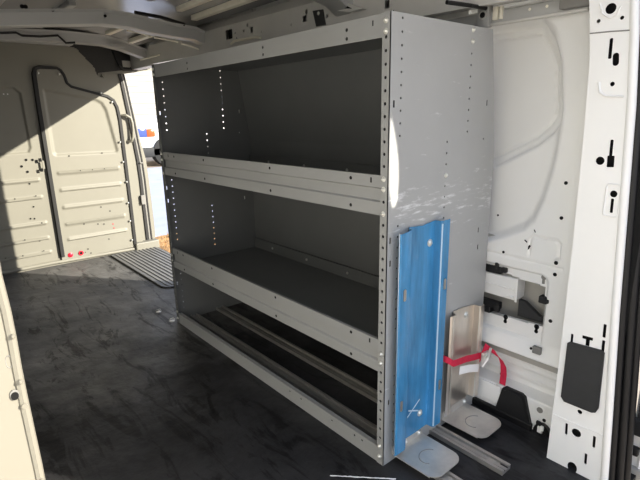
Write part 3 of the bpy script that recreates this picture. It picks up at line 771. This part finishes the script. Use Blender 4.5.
# door weatherstrip: three ribs of rubber
ws = thing('weatherstrip', 'ribbed black rubber door seal down the outer edge of white rear pillar', 'seal', (.5, -.52, 0))
for k_, (dx, dy, r) in enumerate(((.018, -.010, .012), (.034, -.030, .013), (.056, -.044, .012))):
    mb = MB(); mb.tube([(PX+dx, y+dy+.010, z) for y, z in edge_r], r, 'rubber', 10); mb.build('seal_rib', ws, 60)
mb = MB(); n = len(edge_r)
mb.add([(PX+.014, y, z) for y, z in edge_r] + [(PX+.075, y-.040, z) for y, z in edge_r], [(i, i+1, n+i+1, n+i) for i in range(n-1)], 'rubber'); mb.build('seal_base', ws)

# ================================================================== OPEN RIGHT REAR DOOR (inner side)
mb = MB()
DX, DY0, DY1 = .62, -.585, -1.36
o = [(DY0, -.05), (DY0, 2.12), (DY1, 2.12), (DY1, -.05)]
def leak(px, py):
    q = at(px, py, 'y', 0); t = (DX + .022 - q.x)/.73
    return (-t, q.z + .43*t)
LEAK = [leak(*q) for q in ((390.8, 112), (394, 128), (397, 145), (398.8, 162), (399, 182), (397.6, 200), (395, 209), (391.5, 207), (389, 190), (389, 150))]  # unseen openings added so the sun draws a sliver on the end panel
LEAK2 = [leak(*q) for q in ((391.6, 231), (393.6, 229), (395, 233), (394, 238), (392, 238))]
mb.plate(o, [LEAK, LEAK2], lambda u, v, d: (DX+.02+d, u, v), .004, 'white')
mb.plate([(DY0-.01, .19), (DY0-.01, 1.30), (DY1+.05, 1.30), (DY1+.05, .19)], [], lambda u, v, d: (DX+.005+d, u, v), .015, 'charcoal')
mb.box((DX-.012, DY1+.05, .155), (DX+.01, DY0+.0, .215), 'charcoal', .004)
mb.box((DX-.002, DY0-.03, .07), (DX+.02, DY0-.005, .10), 'black', .004)
mb.tube([(DX+.018, DY0-.035, .02), (DX+.018, DY0-.035, .12), (DX+.018, DY0-.06, .135), (DX+.018, -.9, .135)], .006, 'white', 6)
mb.box((DX+.0, DY1, -.02), (DX+.03, DY0, .02), 'skin', .004)
struct(mb, 'door_1', 40)

# ================================================================== OPEN LEFT REAR DOOR (unseen, added to bounce sunlight inward, beside the viewer)
mb = MB()
mb.plate(rrect((-.98, .84), .80, 1.76, .06, 4), [], lambda u, v, d: (-1.44 + d, u, v), .004, 'white')
mb.plate(rrect((-.98, .62), .62, .98, .05, 4), [], lambda u, v, d: (-1.436 + d, u, v), .012, 'white')
mb.tube([(-1.43, -.6, .95), (-1.41, -.6, 1.0), (-1.41, -.6, 1.15), (-1.43, -.6, 1.2)], .012, 'black', 8)
struct(mb, 'door_fill', 40)

# ================================================================== LEFT REAR PILLAR
mb = MB()
def lp3(px, py): return at(px, py, 'y', -.42)
pts = [(0-6, 240), (0, 275), (9, 310), (14.5, 337), (20, 368), (25, 393), (33, 430), (40, 462), (44, 482), (50, 515), (62, 580)]
A = [lp3(*q) for q in pts]
n = len(A)
vs = [(q.x, -.42, q.z) for q in A] + [(q.x-.22, -.47, q.z) for q in A] + [(q.x-.02, -.36, q.z) for q in A]
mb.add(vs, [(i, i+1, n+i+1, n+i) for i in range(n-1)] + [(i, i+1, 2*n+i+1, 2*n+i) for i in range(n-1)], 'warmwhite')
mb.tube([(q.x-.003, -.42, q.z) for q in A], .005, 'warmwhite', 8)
for px, py in ((14.5, 334), (22, 379), (43, 477)):
    c = lp3(px, py); mb.disc((c.x-.003, -.426, c.z), (1, -.3, 0), .003, .0015, 'warmwhite', 10, .001)
c = lp3(15, 393); mb.plate(circ((c.x-.001, c.z), .0045, 12, .0062), [], lambda u, v, d: (u, -.4245+d, v), .001, 'gasket')
mb.plate(circ((c.x-.001, c.z-.001), .0036, 12, .0046), [], lambda u, v, d: (u, -.4255+d, v), .001, 'hole')
c = lp3(8.5, 361); mb.tube([(c.x + .003*cos(a), -.4225, c.z + .007*sin(a)) for a in [i*pi/8 for i in range(17)]], .0005, 'gasket', 5)
c = lp3(23.5, 404); mb.disc((c.x, -.424, c.z), (0, -1, 0), .003, .002, 'warmwhite', 8)
struct(mb, 'trim_4', 40)

# ================================================================== LEFT WALL, ROOF, CANT RAIL, BOWS
mb = MB(); mb.box((-1.30, -.50, -.02), (-1.26, PY+.3, 1.95), 'white'); mb.box((-1.26, 1.5, -.02), (-1.25, PY+.3, 1.95), 'bounce_cut'); struct(mb, 'wall_left')  # dark front half is an unseen panel added to cut bounce light
mb = MB()
prof = [(-1.30, 1.60), (-1.24, 1.76), (-1.05, 1.86), (-.7, 1.905), (-.29, 1.92), (.1, 1.905), (.36, 1.87), (.52, 1.825), (.60, 1.86), (.68, 1.92)]
n = len(prof)
yy = [-.55, .7, 1.4, 2.1, 2.8, 3.3, PY+.32]
vs = [(x, y, z) for y in yy for x, z in prof] + [(x, y, z+.03) for y in yy for x, z in prof]
N_ = n*len(yy)
fs = [(j*n+i, j*n+i+1, (j+1)*n+i+1, (j+1)*n+i) for j in range(len(yy)-1) for i in range(n-1)]
fs += [tuple(N_ + a for a in f) for f in fs]
mb.add(vs, fs, 'roofskin')
# stiffening ribs pressed along the roof between the bows
for x, z, y0, y1 in ((.30, 1.868, 1.05, 1.95), (.42, 1.838, 1.25, 2.0), (.10, 1.893, 1.0, 1.9), (-.2, 1.90, 2.3, 3.2), (.25, 1.878, 2.35, 3.1), (.42, 1.83, 2.35, 3.1), (-.55, 1.90, 2.3, 3.2)):
    mb.box((x-.022, y0, z-.012), (x+.022, y1, z+.02), 'pale' if x > .2 else 'roof', .006)
struct(mb, 'ceiling', 50)

def bow(y, w, pts, k='roof', name='trim_5'):
    """roof bow: hat section following an arched line (x, z of its lower face)"""
    mb = MB(); pr = [(-w*.7, .075), (-w*.5, .062), (-w*.42, .004), (-w*.3, 0), (w*.3, 0), (w*.42, .004), (w*.5, .062), (w*.7, .075)]
    # resample
    P_ = [Vector((x, z)) for x, z in pts]; n = len(pr)
    vs = [(p.x, y + a, p.y + b_) for p in P_ for a, b_ in pr]
    fs = [(i*n+j, i*n+j+1, (i+1)*n+j+1, (i+1)*n+j) for i in range(len(P_)-1) for j in range(n-1)]
    mb.add(vs, fs, k); return mb
B1 = [(-1.24, 1.62), (-1.1, 1.66), (-.62, 1.700), (-.39, 1.728), (-.13, 1.757), (.02, 1.755), (.15, 1.735), (.30, 1.725), (.43, 1.718), (.52, 1.690)]
mb = bow(2.08, .115, B1)
for px, py, r in ((22, 6.5, .010), (25.5, 6.8, .010), (52.5, 10, .009), (105, 16, .008)):
    c = at(px, py, 'y', 2.02); mb.disc((c.x, 2.02, c.z), (0, -1, 0), r, .006, 'hole', 8)
# highlights along the bow edges, painted as pale tubes
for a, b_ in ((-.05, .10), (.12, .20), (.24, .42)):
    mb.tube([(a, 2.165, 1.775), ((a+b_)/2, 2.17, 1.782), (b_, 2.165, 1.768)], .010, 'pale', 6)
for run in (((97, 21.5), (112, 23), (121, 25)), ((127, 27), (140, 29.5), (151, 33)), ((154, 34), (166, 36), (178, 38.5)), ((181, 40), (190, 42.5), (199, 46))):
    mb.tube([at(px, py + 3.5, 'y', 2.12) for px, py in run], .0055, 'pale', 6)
mb.tube([(.05, 2.005, 1.835), (.2, 2.0, 1.825), (.36, 2.01, 1.80)], .010, 'rubber', 6)
struct(mb, 'trim_5', 40)
B2 = [(-1.24, 1.66), (-1.1, 1.72), (-.44, 1.795), (-.18, 1.810), (.0, 1.815), (.25, 1.810), (.40, 1.785), (.57, 1.735), (.66, 1.70)]
mb = bow(3.30, .11, B2)
mb.tube([at(px, py, 'y', 3.21) for px, py in ((0, 33), (16, 32.5), (22, 35.5), (40, 36.5), (58, 35.5), (66, 43), (75, 42.5))], .008, 'rubber', 6)
mb.box((.30, 3.222, 1.80), (.42, 3.235, 1.825), 'roof', .003)
struct(mb, 'trim_6', 40)
B0 = [(-1.24, 1.60), (-1.1, 1.65), (-.62, 1.75), (-.29, 1.77), (.1, 1.76), (.30, 1.735), (.44, 1.705), (.52, 1.66)]
mb = bow(.72, .13, B0)
struct(mb, 'trim_7', 40)
# front header over the partition
mb = MB()
mb.box((-1.26, 3.50, 1.828), (.10, PY+.02, 1.848), 'roof', .004)
mb.tube([(-1.2, 3.49, 1.838), (-.3, 3.49, 1.838), (.1, 3.49, 1.842)], .006, 'rubber', 6)
struct(mb, 'trim_8', 40)
# cant rail along the right side
mb = MB()
def ct(px, py): q = at(px, py, 'x', .50); return (q.y, q.z)
ch = [rrect(ct(229, 34.5), .075, .052, .004, 2), rrect(ct(251.7, 29.8), .026, .028, .004, 2), circ(ct(247.5, 25), .009, 8), circ(ct(244, 31), .008, 8), circ(ct(235, 33), .006, 8), circ(ct(236.5, 38), .006, 8), circ(ct(262, 32), .006, 8), circ(ct(209, 31), .006, 8),
      rrect(ct(304.5, 18.8), .030, .028, .003, 2), circ(ct(306.5, 11.5), .011, 8), circ(ct(291.5, 25), .006, 8), circ(ct(327, 16), .009, 8), rrect(ct(387, 4.5), .026, .030, .003, 2), circ(ct(393, 11), .005, 8), circ(ct(183, 54), .006, 8)]
mb.plate([(-.50, 1.585), (2.2, 1.640), (2.95, 1.653), (2.95, 1.79), (2.2, 1.775), (-.50, 1.742)], ch, lambda u, v, d: (.50+d, u, v), .003, 'rail', 'hole', .03)
mb.add([(.50, -.5, 1.742), (.50, 2.2, 1.775), (.50, 2.95, 1.79), (.54, -.5, 1.80), (.54, 2.2, 1.82), (.54, 2.95, 1.83)], [(0, 1, 4, 3), (1, 2, 5, 4)], 'rail')
mb.add([(.50, -.5, 1.585), (.50, 2.2, 1.640), (.50, 2.95, 1.653), (.62, -.5, 1.60), (.62, 2.2, 1.655), (.62, 2.95, 1.665)], [(0, 1, 4, 3), (1, 2, 5, 4)], 'rail')
mb.tube([(.494, *ct(232, 44)), (.492, *ct(236, 41)), (.490, *ct(255, 37.5)), (.494, *ct(262, 38))], .007, 'pale', 6)
mb.tube([(.494, *ct(141, 60)), (.494, *ct(160, 55))], .006, 'pale', 6)
mb.box((.60, 1.6, 1.668), (.68, PY+.05, 1.96), 'rail', .004)
cr = struct(mb, 'trim_9', 40)
mb = MB()
c0 = [ct(313.5, 11), ct(323.5, 9.5), ct(326, 25), ct(317, 26.5)]
mb.plate(c0, [], lambda u, v, d: (.494+d, u, v), .006, 'charcoal'); u_, v_ = ct(319.5, 13.5); mb.disc((.494, u_, v_), (-1, 0, 0), .009, .004, 'zinc', 10, .003)
mb.build('clip_bracket', cr)
mb = MB()   # gusset where the rear bow meets the rail
gp = [at(px, py, 'x', .47) for px, py in ((322, 1), (330, -3), (362, 8.5), (350, 12), (338, 11))]
gl = [(q.y, q.z) for q in gp]
mb.plate(gl, [], lambda u, v, d: (.47+d, u, v), .03, 'rail')
gi = [at(px, py, 'x', .469) for px, py in ((333, 3), (342, 3.5), (352, 8.5), (344, 8.5))]
mb.plate([(q.y, q.z) for q in gi], [], lambda u, v, d: (.468+d, u, v), .002, 'hole')
mb.build('gusset', cr)

# ================================================================== OUTSIDE
mb = MB(); GZ = -.62
mb.box((-60, -60, GZ-.1), (80, 90, GZ), 'gravel'); struct(mb, 'ground')
mb = MB(); mb.box((-10, 6.45, GZ), (60, 17.5, GZ+.01), 'pave'); struct(mb, 'road')
mb = MB()
nx, ny = 26, 40
vs = [(.9 + 2.4*i/nx, 3.4 + 3.0*j/ny, GZ + .008 + random.random()*.03) for j in range(ny+1) for i in range(nx+1)]
mb.add(vs, [(j*(nx+1)+i, j*(nx+1)+i+1, (j+1)*(nx+1)+i+1, (j+1)*(nx+1)+i) for j in range(ny) for i in range(nx)], 'grass')
for i in range(2600):
    x, y = random.uniform(.95, 3.2), random.uniform(3.5, 6.35); a = random.random()*6.28; h = random.uniform(.03, .10)
    dx, dy = .006*cos(a), .006*sin(a); lx, ly = random.uniform(-.05, .05), random.uniform(-.05, .05)
    mb.add([(x-dx, y-dy, GZ+.01), (x+dx, y+dy, GZ+.01), (x+lx, y+ly, GZ+h)], [(0, 1, 2)], 'grass')
o = mb.build('dry_grass'); tag(o, 'patch of dry orange grass outside the sliding doorway', 'grass'); o['kind'] = 'stuff'

# parked car seen through the doorway
cc = at(156, 150, 'y', 17.6)
car = thing('parked_truck', 'white truck parked across the road outside the sliding doorway', 'truck', (cc.x, 18.2, GZ))
SCL = 1.75
def carp(name, mbx, par=car, smooth=40):
    mbx.v = [(X0 + (x-X0)*SCL, 17.7 + (y-17.7)*SCL, GZ + (z-GZ)*SCL) for x, y, z in mbx.v]
    return mbx.build(name, par, smooth)
X0 = cc.x - .95
mb = MB()
side = [(0, .30), (0, .62), (.10, .86), (.9, 1.02), (1.35, 1.12), (1.95, 1.62), (3.4, 1.66), (4.2, 1.15), (4.5, 1.05), (4.55, .35)]
ymid = 18.6
vs = []
for yy_, ins in ((17.75, 0), (19.45, 0)):
    for x, z in side:
        dy = .18 if z > 1.2 else 0
        vs.append((X0 + x, yy_ + (dy if yy_ < ymid else -dy), GZ + z))
n = len(side)
mb.add(vs, [tuple(range(n)), tuple(range(n, 2*n))] + [(i, (i+1) % n, n+(i+1) % n, n+i) for i in range(n)], 'white')
carp('body', mb)
mb = MB(); mb.sweep([(1.5, 1.16), (2.0, 1.56), (2.6, 1.58), (2.6, 1.12)], (X0, 17.80, GZ), 'y', .02, 'glass', True, True, ud=(0, 2)); mb.sweep([(2.7, 1.12), (2.7, 1.58), (3.35, 1.58), (3.95, 1.14)], (X0, 17.80, GZ), 'y', .02, 'glass', True, True, ud=(0, 2)); carp('side_window', mb)
mb = MB(); mb.box((X0-.02, 17.72, GZ+.66), (X0+.42, 17.80, GZ+.86), 'lamp', .03); carp('headlamp', mb)
mb = MB(); mb.box((X0+.40, 17.715, GZ+.66), (X0+.60, 17.80, GZ+.84), 'amber', .03); carp('indicator', mb)
mb = MB(); mb.box((X0-.06, 17.70, GZ+.22), (X0+4.6, 17.80, GZ+.44), 'charcoal', .04); carp('bumper', mb)
for wx in (.85, 3.6):
    mb = MB(); mb.disc((X0+wx, 17.92, GZ+.33), (0, -1, 0), .33, .22, 'tyre', 24); mb.disc((X0+wx, 17.70, GZ+.33), (0, -1, 0), .20, .02, 'alum', 20, .02); carp('wheel', mb)
# pale building behind it
bl = thing('building', 'pale sided building behind the parked car outside', 'building', (12, 27, GZ))
mb = MB(); mb.box((-2, 27, GZ), (40, 33, GZ+5), 'siding')
for i in range(16): mb.box((-2, 26.97, GZ+.3*i), (40, 27.0, GZ+.3*i+.03), 'siding')
mb.build('wall', bl)
mb = MB(); mb.sweep([(26.6, 5), (30, 6.6), (33.4, 5), (33.4, 5.15), (30, 6.8), (26.6, 5.15)], (-2.4, 0, GZ), 'x', 42.8, 'gasket', True, True, ud=(1, 2)); mb.build('roof', bl)

# ================================================================== LIGHT
w = bpy.data.worlds.new('sky'); SC.world = w; w.use_nodes = True
nt = w.node_tree; bg = nt.nodes['Background']
tc = nt.nodes.new('ShaderNodeTexCoord'); sp = nt.nodes.new('ShaderNodeSeparateXYZ'); rp = nt.nodes.new('ShaderNodeValToRGB')
nt.links.new(tc.outputs['Generated'], sp.inputs[0]); nt.links.new(sp.outputs['Z'], rp.inputs['Fac'])
e = rp.color_ramp.elements; e[0].position = 0; e[0].color = (.95, .96, 1, 1); e[1].position = .7; e[1].color = (.62, .72, .95, 1)
nt.links.new(rp.outputs[0], bg.inputs['Color']); bg.inputs['Strength'].default_value = 1.5
sd = bpy.data.lights.new('sun', 'SUN'); sd.energy = 9.0; sd.angle = radians(.6); sd.color = (1, .93, .80)
so = bpy.data.objects.new('sun', sd); COL.objects.link(so); so.location = (8, -8, 8)
so.rotation_euler = Vector((-.73, 1, -.43)).to_track_quat('-Z', 'Y').to_euler()

SC.view_settings.view_transform = 'Standard'; SC.view_settings.look = 'None'
SC.view_settings.exposure = 0.20; SC.view_settings.gamma = 0.92
